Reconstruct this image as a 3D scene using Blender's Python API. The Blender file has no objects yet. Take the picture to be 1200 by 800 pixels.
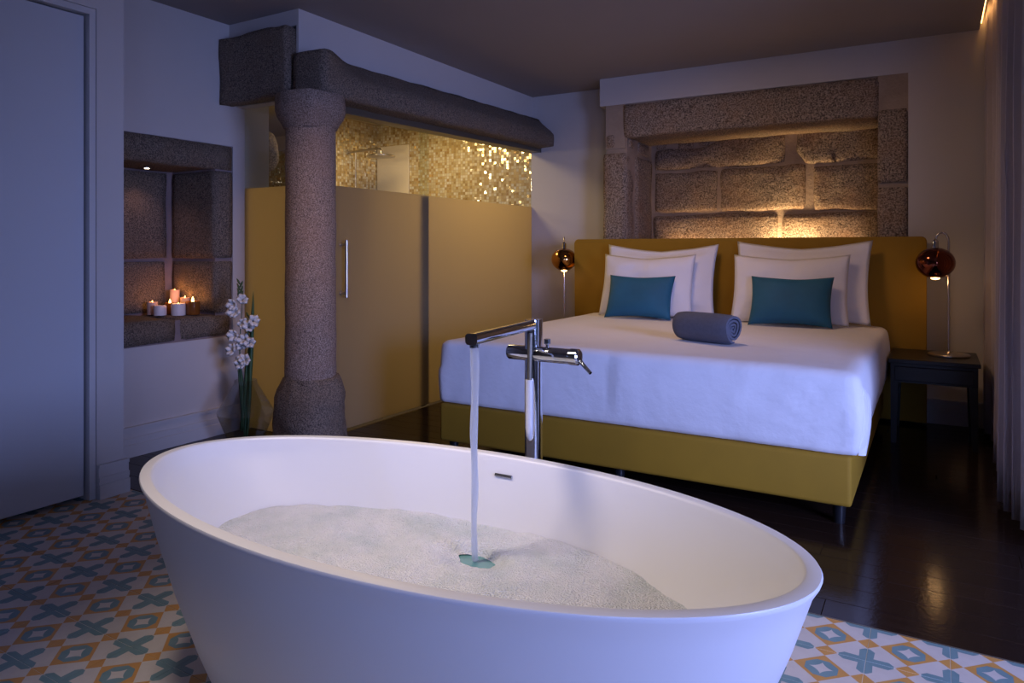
import bpy, bmesh, math, random
from mathutils import Vector, Matrix, noise
random.seed(7)
PI = math.pi
SC = bpy.context.scene
C = SC.collection

# ------------------------------------------------------------------ camera
cd = bpy.data.cameras.new('camera'); cam = bpy.data.objects.new('camera', cd); C.objects.link(cam)
cam.location = (0, 0, 1.143)
cam.rotation_euler = (PI/2, 0, math.atan(495/838))
cd.sensor_width = 36; cd.sensor_fit = 'HORIZONTAL'
cd.lens = 838/1200*36
cd.shift_y = -107/1200
cd.clip_start = 0.02; cd.clip_end = 60
SC.camera = cam

# ------------------------------------------------------------------ world, exposure
SC.view_settings.view_transform = 'Standard'
SC.view_settings.look = 'None'
SC.view_settings.gamma = 1
SC.view_settings.use_curve_mapping = False
SC.view_settings.exposure = 0.0
SC.cycles.max_bounces = 8
SC.cycles.transparent_max_bounces = 12
SC.cycles.sample_clamp_indirect = 4
SC.cycles.caustics_reflective = False
SC.cycles.caustics_refractive = False
W = bpy.data.worlds.new('dusk'); SC.world = W; W.use_nodes = True
W.node_tree.nodes['Background'].inputs[0].default_value = (0.12, 0.2, 0.5, 1)   # blue hour sky outside the window
W.node_tree.nodes['Background'].inputs[1].default_value = 0.6

# ------------------------------------------------------------------ large lights
def area(name, loc, target, size, power, col, sy=None, spread=PI):
    l = bpy.data.lights.new(name, 'AREA'); l.energy = power; l.color = col
    l.size = size
    if sy: l.shape = 'RECTANGLE'; l.size_y = sy
    l.spread = spread
    o = bpy.data.objects.new(name, l); C.objects.link(o); o.location = loc
    o.rotation_euler = (Vector(target)-Vector(loc)).to_track_quat('-Z', 'Y').to_euler()
    return o
def spot(name, loc, target, power, col, ang=60, blend=.8, r=.04):
    l = bpy.data.lights.new(name, 'SPOT'); l.energy = power; l.color = col
    l.spot_size = math.radians(ang); l.spot_blend = blend; l.shadow_soft_size = r
    o = bpy.data.objects.new(name, l); C.objects.link(o); o.location = loc
    o.rotation_euler = (Vector(target)-Vector(loc)).to_track_quat('-Z', 'Y').to_euler()
    return o
def point(name, loc, power, col, r=.03):
    l = bpy.data.lights.new(name, 'POINT'); l.energy = power; l.color = col; l.shadow_soft_size = r
    o = bpy.data.objects.new(name, l); C.objects.link(o); o.location = loc
    return o
WARM = (1, .68, .36)
area('window_daylight', (2.72, .9, 1.2), (-.9, 3.2, .2), 1.6, 56, (.36, .43, 1.0), 1.4, 1.35)
area('bed_fill_front', (1.45, -2.12, 1.3), (-1.25, 3.3, .55), 1.2, 9, (.33, .42, 1.0), 1.2, 1.4)  # added blue fill from behind the camera, brightens the bed front
area('ceiling_lamp_over_bath', (-1.7, .9, 2.53), (-1.0, 1.5, .45), .45, 7.5, (1, .82, .70), .45, 1.15)
area('ceiling_lamp_over_bed', (-1.4, 3.9, 2.53), (-1.3, 4.6, .6), .4, 10, (1, .62, .38), .4, 2.5)
area('ceiling_lamp_by_column', (-1.9, 1.9, 2.53), (-3.1, 2.95, 1.0), .2, 1.5, (1, .60, .34), .2, .8)
area('shower_ceiling_light', (-4.1, 4.95, 2.42), (-4.0, 4.95, .4), .7, 22, WARM, .5)
area('shower_wall_lamp', (-4.5, 3.62, 1.98), (-3.9, 5.8, 1.5), .16, 5, (1, .72, .42), .16)
area('headboard_uplight', (-1.0, 6.04, 1.10), (-1.0, 6.60, 2.3), .4, 2.8, (1, .66, .32), .03, 1.6)
area('headboard_uplight_wide', (-1.25, 6.0, 1.10), (-1.25, 6.60, 2.3), 1.5, 2.4, (1, .60, .30), .03, 1.7)
area('cove_light', (.35, 4.3, 2.72), (.3, 4.3, 0), .05, 1.6, (1, .5, .16), 2.2)
spot('niche_spot', (-4.13, 2.62, 1.63), (-4.16, 2.66, .7), 1.5, (1, .58, .58), 110, .9, .02)

# ------------------------------------------------------------------ material helpers
class NT:
    def __init__(s, name):
        s.m = bpy.data.materials.new(name); s.m.use_nodes = True
        s.t = s.m.node_tree; s.n = s.t.nodes; s.l = s.t.links
        s.b = s.n['Principled BSDF']; s.out = s.n['Material Output']
    def add(s, typ, **kw):
        nd = s.n.new(typ)
        for k, v in kw.items(): setattr(nd, k, v)
        return nd
    def link(s, a, b): s.l.new(a, b)
    def math(s, op, a, b=None, c=None):
        nd = s.n.new('ShaderNodeMath'); nd.operation = op
        for i, v in enumerate((a, b, c)):
            if v is None: continue
            if isinstance(v, (int, float)): nd.inputs[i].default_value = v
            else: s.l.new(v, nd.inputs[i])
        return nd.outputs[0]
    def mix(s, f, a, b):
        nd = s.n.new('ShaderNodeMix'); nd.data_type = 'RGBA'
        if isinstance(f, (int, float)): nd.inputs[0].default_value = f
        else: s.l.new(f, nd.inputs[0])
        for i, v in ((6, a), (7, b)):
            if isinstance(v, tuple): nd.inputs[i].default_value = (*v[:3], 1)
            else: s.l.new(v, nd.inputs[i])
        return nd.outputs[2]
    def coord(s, kind='Object', scale=None):
        tc = s.n.new('ShaderNodeTexCoord'); o = tc.outputs[kind]
        if scale:
            mp = s.n.new('ShaderNodeMapping'); mp.inputs['Scale'].default_value = scale
            s.l.new(o, mp.inputs[0]); o = mp.outputs[0]
        return o
    def noise(s, vec, scale, detail=4, rough=.55):
        nd = s.n.new('ShaderNodeTexNoise'); nd.inputs['Scale'].default_value = scale
        nd.inputs['Detail'].default_value = detail; nd.inputs['Roughness'].default_value = rough
        if vec is not None: s.l.new(vec, nd.inputs['Vector'])
        return nd.outputs['Fac']
    def ramp(s, f, stops):
        nd = s.n.new('ShaderNodeValToRGB'); e = nd.color_ramp.elements
        while len(e) < len(stops): e.new(.5)
        for i, (p, c) in enumerate(stops): e[i].position = p; e[i].color = (*c, 1)
        s.l.new(f, nd.inputs[0]); return nd.outputs[0]
    def bump(s, h, strength=.3, dist=.01):
        nd = s.n.new('ShaderNodeBump'); nd.inputs['Strength'].default_value = strength
        nd.inputs['Distance'].default_value = dist
        s.l.new(h, nd.inputs['Height']); s.l.new(nd.outputs[0], s.b.inputs['Normal'])
def simple(name, col, rough=.5, metal=0, var=.06, nscale=30, bump=0, bscale=200, bdist=.002, coat=0, sheen=0, trans=0):
    t = NT(name); v = t.coord('Object')
    n = t.noise(v, nscale)
    lo = tuple(max(0, c*(1-var)) for c in col); hi = tuple(min(1, c*(1+var)) for c in col)
    t.link(t.mix(n, lo, hi), t.b.inputs['Base Color'])
    t.b.inputs['Roughness'].default_value = rough; t.b.inputs['Metallic'].default_value = metal
    if coat: t.b.inputs['Coat Weight'].default_value = coat; t.b.inputs['Coat Roughness'].default_value = .08
    if sheen:
        t.b.inputs['Sheen Weight'].default_value = sheen; t.b.inputs['Sheen Roughness'].default_value = .4
        t.b.inputs['Sheen Tint'].default_value = (*col, 1)
    if trans: t.b.inputs['Transmission Weight'].default_value = trans
    if bump: t.bump(t.noise(v, bscale), bump, bdist)
    return t.m
def granite(name, dark, light, warm, sc=1.0, bump=.8):
    t = NT(name)
    geo = t.add('ShaderNodeNewGeometry'); v = geo.outputs['Position']
    n1 = t.noise(v, 150*sc, 3, .7); n2 = t.noise(v, 5, 4); n3 = t.noise(v, 34*sc, 5, .65)
    c = t.ramp(n1, [(.39, dark), (.5, tuple((a+b)/2 for a, b in zip(dark, light))), (.63, light)])
    c = t.mix(t.math('MULTIPLY', t.math('SUBTRACT', n2, .42), 2.4), c, t.mix(.55, c, warm))
    t.link(c, t.b.inputs['Base Color'])
    t.b.inputs['Roughness'].default_value = .85
    t.bump(t.math('ADD', t.math('MULTIPLY', n1, .35), n3), bump, .012)
    return t.m
def gluey(name, tint, refl_rough=.03, base=.035, milk=None):
    """thin clear sheet: mostly transparent with a Fresnel reflection, optional milky share"""
    t = NT(name); t.n.remove(t.b)
    tr = t.add('ShaderNodeBsdfTransparent'); tr.inputs[0].default_value = (*tint, 1)
    gl = t.add('ShaderNodeBsdfGlossy'); gl.inputs['Roughness'].default_value = refl_rough
    lw = t.add('ShaderNodeLayerWeight'); lw.inputs[0].default_value = .5
    fr = t.math('ADD', base, t.math('MULTIPLY', t.math('POWER', lw.outputs['Facing'], 5), .6))
    mx = t.add('ShaderNodeMixShader'); t.link(fr, mx.inputs[0]); t.link(tr.outputs[0], mx.inputs[1]); t.link(gl.outputs[0], mx.inputs[2])
    o = mx.outputs[0]
    if milk:
        w, dcol, tcol = milk
        d = t.add('ShaderNodeBsdfDiffuse'); d.inputs[0].default_value = (*dcol, 1)
        tl = t.add('ShaderNodeBsdfTranslucent'); tl.inputs[0].default_value = (*tcol, 1)
        a = t.add('ShaderNodeMixShader'); a.inputs[0].default_value = .72; t.link(d.outputs[0], a.inputs[1]); t.link(tl.outputs[0], a.inputs[2])
        m2 = t.add('ShaderNodeMixShader'); m2.inputs[0].default_value = w; t.link(o, m2.inputs[1]); t.link(a.outputs[0], m2.inputs[2]); o = m2.outputs[0]
    t.link(o, t.out.inputs[0]); return t.m
def glow(name, col, power):
    t = NT(name); t.b.inputs['Base Color'].default_value = (*col, 1)
    t.b.inputs['Emission Color'].default_value = (*col, 1); t.b.inputs['Emission Strength'].default_value = power
    return t.m

M = {}
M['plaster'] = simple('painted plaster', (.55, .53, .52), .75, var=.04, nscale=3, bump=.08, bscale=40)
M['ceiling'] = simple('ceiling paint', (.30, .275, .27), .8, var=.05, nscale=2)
M['door'] = simple('door lacquer', (.52, .55, .60), .45, var=.02, nscale=2)
M['trim'] = simple('painted trim', (.56, .56, .57), .5, var=.03)
M['granite'] = granite('grey granite', (.034, .028, .024), (.28, .22, .165), (.18, .115, .065))
M['granite_wall'] = granite('warm granite', (.07, .05, .036), (.46, .37, .28), (.34, .19, .09), .62, 1.0)
M['granite_col'] = granite('column granite', (.075, .052, .040), (.40, .31, .25), (.26, .16, .11), 1.1, .6)
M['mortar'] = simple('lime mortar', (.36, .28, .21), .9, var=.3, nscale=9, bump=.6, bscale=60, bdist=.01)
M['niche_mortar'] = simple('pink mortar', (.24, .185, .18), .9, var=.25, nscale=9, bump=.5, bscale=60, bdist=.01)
M['tub'] = simple('matt mineral cast', (.83, .83, .85), .34, var=.01, nscale=4)
M['chrome'] = simple('chrome', (.62, .63, .66), .07, 1, var=.02)
M['steel'] = simple('brushed steel', (.52, .48, .43), .28, 1, var=.05, nscale=80)
M['dark_steel'] = simple('bronzed steel', (.17, .155, .125), .4, .6, var=.05)
M['velvet'] = simple('mustard velvet', (.31, .168, .006), .8, var=.16, nscale=5, bump=.15, bscale=300, sheen=.2)
M['teal'] = simple('teal velvet', (.010, .105, .185), .7, var=.25, nscale=7, bump=.2, bscale=400, sheen=.5)
M['linen'] = simple('white cotton', (.80, .79, .82), .85, var=.02, nscale=6, bump=.35, bscale=13, bdist=.012, sheen=.1)
M['towel'] = simple('grey terry cloth', (.105, .115, .155), .95, var=.22, nscale=60, bump=.9, bscale=420, bdist=.004, sheen=.2)
M['black_wood'] = simple('black lacquered wood', (.009, .0095, .012), .35, var=.2, nscale=12)
M['candle_wax'] = simple('white candle wax', (.78, .70, .66), .5, var=.05, trans=0)
M['candle_rose'] = simple('rose candle wax', (.72, .48, .38), .5, var=.06)
M['amber'] = simple('amber glass cup', (.20, .065, .012), .12, var=.1)
M['wick'] = simple('charred wick', (.02, .015, .01), .9)
M['flame'] = glow('candle flame', (1, .52, .14), 9)
M['bulb'] = glow('lamp bulb', (1, .50, .16), 9)
M['led'] = glow('led strip', (1, .5, .15), 7)
M['downlight'] = glow('downlight lens', (1, .8, .6), 12)
M['leaf'] = simple('gladiolus leaf', (.045, .10, .035), .5, var=.25, nscale=14)
M['petal'] = simple('white petal', (.72, .72, .70), .6, var=.05, nscale=40)
M['curtain'] = simple('heavy grey curtain', (.46, .41, .42), .9, var=.05, nscale=20, bump=.2, bscale=300)
M['grout'] = simple('tile grout', (.62, .60, .56), .9, var=.1, nscale=30)
M['wood_under'] = simple('dark subfloor', (.010, .007, .006), .6)
M['warm_plaster'] = simple('shower plaster', (.60, .50, .36), .7, var=.03, nscale=3)
M['rubber'] = simple('black rubber', (.015, .015, .015), .7)
M['slit'] = simple('dark slot', (.05, .05, .055), .5)
M['glass'] = gluey('clear glass', (.93, .96, .93))
M['vase_glass'] = gluey('vase glass', (.88, .91, .94), .05, .10)
M['frost'] = gluey('frosted glass', (.9, .9, .8), .3, milk=(.94, (.30, .29, .23), (.86, .76, .50)))
M['water'] = gluey('pool water', (.55, .80, .80), .02)
M['stream'] = gluey('falling water', (.9, .95, 1), .05, milk=(.78, (.85, .87, .92), (.8, .85, .95)))
M['mirror'] = simple('pale back painted glass', (.80, .70, .50), .12, 0, var=.02)
M['amber_globe'] = simple('copper mirrored glass', (.42, .20, .06), .10, 1, var=.3, nscale=8)
M['red_globe'] = simple('smoked red copper glass', (.20, .055, .03), .09, 1, var=.3, nscale=8)

def wood_mat():
    t = NT('dark oiled floorboard')
    oi = t.add('ShaderNodeObjectInfo'); v = t.coord('Object', (1.2, 26, 10))
    n = t.noise(v, 2.2, 6, .6)
    c = t.ramp(n, [(.3, (.010, .006, .005)), (.7, (.030, .017, .012))])
    c = t.mix(t.math('MULTIPLY', oi.outputs['Random'], .5), c, (.016, .010, .008))
    t.link(c, t.b.inputs['Base Color']); t.b.inputs['Specular IOR Level'].default_value = .17; t.b.inputs['Roughness'].default_value = .14
    t.bump(t.noise(t.coord('Object'), 60, 3), .12, .003); return t.m
M['wood'] = wood_mat()

def tile_mat():
    t = NT('encaustic cement tile'); v = t.coord('Object', (4.93, 5.02, 5))
    sp = t.add('ShaderNodeSeparateXYZ'); t.link(v, sp.inputs[0])
    ax = t.math('ABSOLUTE', sp.outputs[0]); ay = t.math('ABSOLUTE', sp.outputs[1])
    cx = t.math('SUBTRACT', .5, ax); cy = t.math('SUBTRACT', .5, ay)
    lt = lambda a, b: t.math('LESS_THAN', a, b)
    AND = lambda a, b: t.math('MULTIPLY', a, b)
    OR = lambda a, b: t.math('MAXIMUM', a, b)
    s = t.math('ADD', ax, ay)
    big = lt(s, .355)
    small = OR(lt(t.math('ADD', cx, ay), .145), lt(t.math('ADD', ax, cy), .145))
    octo = AND(AND(lt(ax, .205), lt(ay, .205)), lt(s, .285))
    star = lt(t.math('ADD', t.math('POWER', ax, .7), t.math('POWER', ay, .7)), .27)
    mn = t.math('MINIMUM', cx, cy); mxx = t.math('MAXIMUM', cx, cy)
    # arms along the grout lines, broad near the tip and pointed at its end
    cross = AND(AND(lt(mn, t.math('ADD', .085, t.math('MULTIPLY', mxx, .04))), lt(mxx, .34)), lt(t.math('ADD', mn, mxx), .37))
    n = t.noise(t.coord('Object'), 18, 5); n2 = t.noise(t.coord('Object'), 5, 2)
    white = t.mix(n, (.50, .46, .42), (.64, .60, .55))
    orange = t.mix(n, (.46, .22, .05), (.62, .33, .09))
    blue = t.mix(n, (.10, .20, .22), (.20, .32, .34))
    c = t.mix(big, white, orange); c = t.mix(small, c, orange); c = t.mix(octo, c, blue)
    c = t.mix(star, c, white); c = t.mix(cross, c, blue)
    t.link(c, t.b.inputs['Base Color'])
    t.b.inputs['Roughness'].default_value = .5
    return t.m
M['tile'] = tile_mat()
M['tile_plain'] = simple('cement tile out of view', (.45, .40, .34), .5)

def mosaic_mat():
    t = NT('gold glass mosaic'); geo = t.add('ShaderNodeNewGeometry')
    mp = t.add('ShaderNodeMapping'); mp.inputs['Scale'].default_value = (36, 36, 36); mp.inputs['Location'].default_value = (.37, .41, .2)
    t.link(geo.outputs['Position'], mp.inputs[0])
    fl = t.add('ShaderNodeVectorMath', operation='FLOOR'); t.link(mp.outputs[0], fl.inputs[0])
    wn = t.add('ShaderNodeTexWhiteNoise', noise_dimensions='3D'); t.link(fl.outputs[0], wn.inputs[0])
    fr = t.add('ShaderNodeVectorMath', operation='FRACTION'); t.link(mp.outputs[0], fr.inputs[0])
    sp = t.add('ShaderNodeSeparateXYZ'); t.link(fr.outputs[0], sp.inputs[0])
    e = []
    for i in (0, 1, 2):
        e.append(t.math('ABSOLUTE', t.math('SUBTRACT', sp.outputs[i], .5)))
    # the joint: whichever two axes lie in the wall; the third is masked by the wall's own normal
    nn = t.add('ShaderNodeSeparateXYZ'); t.link(geo.outputs['True Normal'], nn.inputs[0])
    j = None
    for i in range(3):
        m = t.math('MULTIPLY', t.math('GREATER_THAN', e[i], .43), t.math('LESS_THAN', t.math('ABSOLUTE', nn.outputs[i]), .5))
        j = m if j is None else t.math('MAXIMUM', j, m)
    c = t.ramp(wn.outputs[0], [(0, (.52, .34, .12)), (.35, (.72, .56, .26)), (.7, (.85, .74, .45)), (1, (.95, .9, .7))])
    c = t.mix(j, c, (.42, .32, .18))
    t.link(c, t.b.inputs['Base Color']); t.b.inputs['Metallic'].default_value = .35
    t.link(t.math('ADD', .10, t.math('MULTIPLY', j, .6)), t.b.inputs['Roughness'])
    sb = t.add('ShaderNodeVectorMath', operation='SUBTRACT'); t.link(wn.outputs[1], sb.inputs[0]); sb.inputs[1].default_value = (.5, .5, .5)
    sc = t.add('ShaderNodeVectorMath', operation='SCALE'); t.link(sb.outputs[0], sc.inputs[0]); sc.inputs['Scale'].default_value = .28
    ad = t.add('ShaderNodeVectorMath', operation='ADD'); t.link(geo.outputs['Normal'], ad.inputs[0]); t.link(sc.outputs[0], ad.inputs[1])
    nm = t.add('ShaderNodeVectorMath', operation='NORMALIZE'); t.link(ad.outputs[0], nm.inputs[0])
    t.link(nm.outputs[0], t.b.inputs['Normal'])
    return t.m
M['mosaic'] = mosaic_mat()

def foam_mat():
    t = NT('bath foam'); v = t.coord('Object')
    vo = t.add('ShaderNodeTexVoronoi'); vo.inputs['Scale'].default_value = 210; t.link(v, vo.inputs['Vector'])
    n = t.noise(v, 9, 3)
    c = t.ramp(n, [(.3, (.62, .68, .70)), (.6, (.80, .81, .84)), (1, (.88, .88, .90))])
    t.link(c, t.b.inputs['Base Color']); t.b.inputs['Roughness'].default_value = .3
    t.bump(t.math('ADD', vo.outputs['Distance'], t.noise(v, 120, 3)), .8, .006); return t.m
M['foam'] = foam_mat()

# ------------------------------------------------------------------ geometry helpers
def link(name, bm, m, parent=None, smooth=False, auto=None, loc=None):
    me = bpy.data.meshes.new(name); bm.normal_update(); bm.to_mesh(me); bm.free()
    me.materials.append(m if not isinstance(m, str) else M[m])
    if smooth:
        for p in me.polygons: p.use_smooth = True
        if auto: me.set_sharp_from_angle(angle=math.radians(auto))
    o = bpy.data.objects.new(name, me); C.objects.link(o)
    if loc is not None: o.location = loc
    if parent: o.parent = parent
    return o
def thing(name, label, cat, loc=(0, 0, 0), rz=0, group=None):
    o = bpy.data.objects.new(name, None); C.objects.link(o); o.location = loc; o.rotation_euler = (0, 0, rz)
    o.empty_display_size = .05
    o['label'] = label; o['category'] = cat
    if group: o['group'] = group
    return o
def tag(o, label, cat, group=None):
    o['label'] = label; o['category'] = cat
    if group: o['group'] = group
    return o
def struct(name, bm, m, parent=None, **kw):
    o = link(name, bm, m, parent, **kw)
    if not parent: o['kind'] = 'structure'
    return o
def box(bm, x0, x1, y0, y1, z0, z1, bev=0, seg=2):
    vs = [bm.verts.new(p) for p in ((x0,y0,z0),(x1,y0,z0),(x1,y1,z0),(x0,y1,z0),(x0,y0,z1),(x1,y0,z1),(x1,y1,z1),(x0,y1,z1))]
    fs = [bm.faces.new([vs[i] for i in q]) for q in ((3,2,1,0),(4,5,6,7),(0,1,5,4),(1,2,6,5),(2,3,7,6),(3,0,4,7))]
    if bev:
        es = {e for f in fs for e in f.edges}
        bmesh.ops.bevel(bm, geom=list(es), offset=bev, segments=seg, profile=.6, affect='EDGES')
    return bm
def bx(*a, **k): return box(bmesh.new(), *a, **k)
def frame_of(d):
    d = d.normalized(); u = d.cross(Vector((0, 0, 1)))
    if u.length < 1e-4: u = Vector((1, 0, 0))
    u.normalize(); return u, d.cross(u).normalized()
def tube(bm, pts, r, seg=12, cap=True):
    pts = [Vector(p) for p in pts]; rs = r if isinstance(r, (list, tuple)) else [r]*len(pts)
    rings = []; pu = None
    for i, p in enumerate(pts):
        d = (pts[min(i+1, len(pts)-1)] - pts[max(i-1, 0)])
        u, v = frame_of(d)
        if pu is not None:
            u = (pu - d.normalized()*pu.dot(d.normalized())).normalized(); v = d.normalized().cross(u)
        pu = u
        rings.append([bm.verts.new(p + (u*math.cos(a)+v*math.sin(a))*rs[i]) for a in (2*PI*k/seg for k in range(seg))])
    for a, b in zip(rings, rings[1:]):
        for k in range(seg): bm.faces.new((a[k], a[(k+1)%seg], b[(k+1)%seg], b[k]))
    if cap: bm.faces.new(rings[0][::-1]); bm.faces.new(rings[-1])
    return bm
def lathe(bm, prof, seg=40, c=(0, 0), sx=1, sy=1, caps=(True, True)):
    rings = []
    for r, z in prof:
        rings.append([bm.verts.new((c[0]+r*sx*math.cos(2*PI*k/seg), c[1]+r*sy*math.sin(2*PI*k/seg), z)) for k in range(seg)])
    for a, b in zip(rings, rings[1:]):
        for k in range(seg): bm.faces.new((a[k], a[(k+1)%seg], b[(k+1)%seg], b[k]))
    if caps[0]: bm.faces.new(rings[0][::-1])
    if caps[1]: bm.faces.new(rings[-1])
    return bm
def rock(x0, x1, y0, y1, z0, z1, n=8, amp=.012, rnd=.35, seed=0, warp=None, fn=None):
    """block of hewn stone: a rounded, slightly uneven box"""
    bm = bmesh.new(); cx, cy, cz = (x0+x1)/2, (y0+y1)/2, (z0+z1)/2
    hx, hy, hz = (x1-x0)/2, (y1-y0)/2, (z1-z0)/2; m = max(hx, hy, hz)
    nx, ny, nz = [max(2, int(round(n*h/m))) for h in (hx, hy, hz)]
    R = rnd*min(hx, hy, hz)
    vd = {}
    def V(i, j, k):
        if (i, j, k) in vd: return vd[i, j, k]
        p = Vector((hx*(2*i/nx-1), hy*(2*j/ny-1), hz*(2*k/nz-1)))
        q = Vector([max(-h+R, min(h-R, c)) for h, c in zip((hx, hy, hz), p)])
        dd = p-q
        if dd.length > 1e-9: p = q + dd.normalized()*R
        else: pass
        p = p + Vector((cx, cy, cz))
        w = noise.noise_vector(p*4+Vector((seed*3.1, seed, 0)))*amp + noise.noise_vector(p*13+Vector((seed, 9, seed)))*amp*.45
        p = p + w
        if fn: p = fn(p)
        vd[i, j, k] = bm.verts.new(p); return vd[i, j, k]
    for i in range(nx):
        for j in range(ny):
            bm.faces.new((V(i,j,0), V(i,j+1,0), V(i+1,j+1,0), V(i+1,j,0)))
            bm.faces.new((V(i,j,nz), V(i+1,j,nz), V(i+1,j+1,nz), V(i,j+1,nz)))
    for i in range(nx):
        for k in range(nz):
            bm.faces.new((V(i,0,k), V(i+1,0,k), V(i+1,0,k+1), V(i,0,k+1)))
            bm.faces.new((V(i,ny,k), V(i,ny,k+1), V(i+1,ny,k+1), V(i+1,ny,k)))
    for j in range(ny):
        for k in range(nz):
            bm.faces.new((V(0,j,k), V(0,j,k+1), V(0,j+1,k+1), V(0,j+1,k)))
            bm.faces.new((V(nx,j,k), V(nx,j+1,k), V(nx,j+1,k+1), V(nx,j,k+1)))
    return bm
def smoothstep(a, b, x):
    t = max(0, min(1, (x-a)/(b-a))); return t*t*(3-2*t)

# ================================================================== SETTING
ZC = 2.565
# --- floor: base slab, cement tiles, floorboards
fl = struct('floor', bx(-7.3, 2.9, -2.2, 6.3, -.2, -.02), 'wood_under')
TS = .2; TX_ = .2035          # pitch of the tiles along Y and along X
gx0, gy_top = -.165, 2.417                       # a grout crossing, the tile field's far edge
jog_x = gx0 - 9*TX_                               # hidden behind the bath: the field steps back two rows here
tm = bmesh.new(); box(tm, -.1010, .1010, -.0993, .0993, -.012, 0, .0006, 1)
tme = None; nt = 0; far = bmesh.new()
for i in range(-17, 13):
    for j in range(1, 22):
        x = gx0 + (i+.5)*TX_; y = gy_top - (j-.5)*TS
        if x < jog_x and j <= 2: continue
        if x < -3.45 or x > 2.6 or y < -2: continue
        cen = Vector((x, y)); fw = Vector((-.509, .861)); t = cen.dot(fw); s = cen.dot(Vector((.861, .509)))
        vis = t > .7 and abs(s)/max(t, .01) < .95 and y > .3
        if vis and nt < 300:
            if tme is None:
                o = link('tile', tm, 'tile', fl, loc=(x, y, 0)); tme = o.data
            else:
                o = bpy.data.objects.new('tile', tme); C.objects.link(o); o.location = (x, y, 0); o.parent = fl
            o.location.z = random.uniform(-.0006, .0004); nt += 1
        else: box(far, x-.1010, x+.1010, y-.0993, y+.0993, -.012, 0)
o = struct('tile_field', far, 'tile_plain', fl); o['kind'] = 'stuff'
g = bx(jog_x, 2.6, -2, gy_top+.002, -.02, -.0012); box(g, -3.5, jog_x, -2, gy_top-2*TS+.002, -.02, -.0012)
link('grout_bed', g, 'grout', fl)
# floorboards run along X
bw = .12; row = 0; y = gy_top-2*TS+.004
pm = {}
while y < 5.84:
    xs = -3.84 if y < 3.3 else -3.2; xe = .95
    if y < 2.42-.001: xe = jog_x-.003
    yw = min(bw, gy_top+.004-y) if y < gy_top-.001 and y+bw > gy_top+.01 else bw
    x = xs - random.uniform(0, 1.0)
    while x < xe:
        L = random.choice((1.2, 1.5, 1.8)); a = max(x, xs); b = min(x+L, xe)
        if b-a > .06:
            key = (round(b-a, 2), round(yw, 3))
            if key not in pm:
                mo = link('floorboard', bx(-(b-a)/2+.0006, (b-a)/2-.0006, .0006, yw-.0006, -.018, 0, .001, 1), 'wood', fl, loc=((a+b)/2, y, 0)); pm[key] = mo.data
            else:
                mo = bpy.data.objects.new('floorboard', pm[key]); C.objects.link(mo); mo.parent = fl; mo.location = ((a+b)/2, y, 0)
        x += L
    y += yw
struct('trim_1', bx(jog_x-.002, 2.6, gy_top+.0005, gy_top+.0035, -.015, .001), 'dark_steel')

# --- ceiling
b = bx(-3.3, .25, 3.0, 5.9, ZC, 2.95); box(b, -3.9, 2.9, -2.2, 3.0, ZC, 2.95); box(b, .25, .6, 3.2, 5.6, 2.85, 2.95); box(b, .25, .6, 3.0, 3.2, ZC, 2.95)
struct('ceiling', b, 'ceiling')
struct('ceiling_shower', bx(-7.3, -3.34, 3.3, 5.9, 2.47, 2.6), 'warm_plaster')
# --- left walls
b = bx(-3.95, -3.3147, 1.823+.035, 1.986, 0, ZC)          # pier between door and niche recess
box(b, -3.95, -3.3147, -2.2, .9, 0, ZC); box(b, -3.95, -3.3147, .9, 1.858, 2.25, ZC)
struct('wall_left', b, 'plaster')
# door: flush leaf in a shadow gap
struct('door_1', bx(-3.40, -3.345, .93, 1.818, .022, 2.212, .002, 1), 'door')
fr = bx(-3.40, -3.318, 1.828, 1.856, 0, 2.248); box(fr, -3.40, -3.318, .905, 1.828, 2.22, 2.248)
struct('trim_2', fr, 'trim')
struct('wall_behind_door', bx(-3.95, -3.42, .9, 1.858, -.02, 2.25), 'slit')
def skirting(name, pts, h=.17, m='trim'):
    """stepped skirting board following pts (x0,y0)-(x1,y1); second pair gives the outward side"""
    (x0, y0), (x1, y1), (nx, ny) = pts
    b = bmesh.new()
    for z0, z1, d in ((0, .42*h, .030), (.42*h, .50*h, .022), (.50*h, .64*h, .026), (.64*h, .90*h, .018), (.90*h, h, .024)):
        ax, bx_ = sorted((x0, x1)); ay, by = sorted((y0, y1))
        if nx > 0: box(b, ax, ax+d, ay, by, z0, z1)
        elif nx < 0: box(b, ax-d, ax, ay, by, z0, z1)
        elif ny < 0: box(b, ax, bx_, ay-d, ay, z0, z1)
        else: box(b, ax, bx_, ay, ay+d, z0, z1)
    return struct(name, b, m)
skirting('baseboard_left', ((-3.3147, 1.858), (-3.3147, 2.0), (1, 0)), .155)
skirting('baseboard_niche', ((-3.8405, 1.99), (-3.8405, 3.09), (1, 0)), .165)
# niche wall (plane X=-3.84) with the candle niche opening y 2.15..2.875, z .744..1.64
WX = -3.8405
b = bx(-4.6, WX, 1.986, 3.297, 0, .60); box(b, -4.6, WX, 1.986, 3.297, 1.80, ZC); box(b, -4.6, WX, 3.013, 3.297, .60, 1.80)
box(b, -4.6, -4.30, 1.986, 3.013, .60, 1.80); box(b, -4.6, WX, 1.986, 2.02, .60, 1.80)
wn = struct('wall_niche', b, 'plaster')
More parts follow.
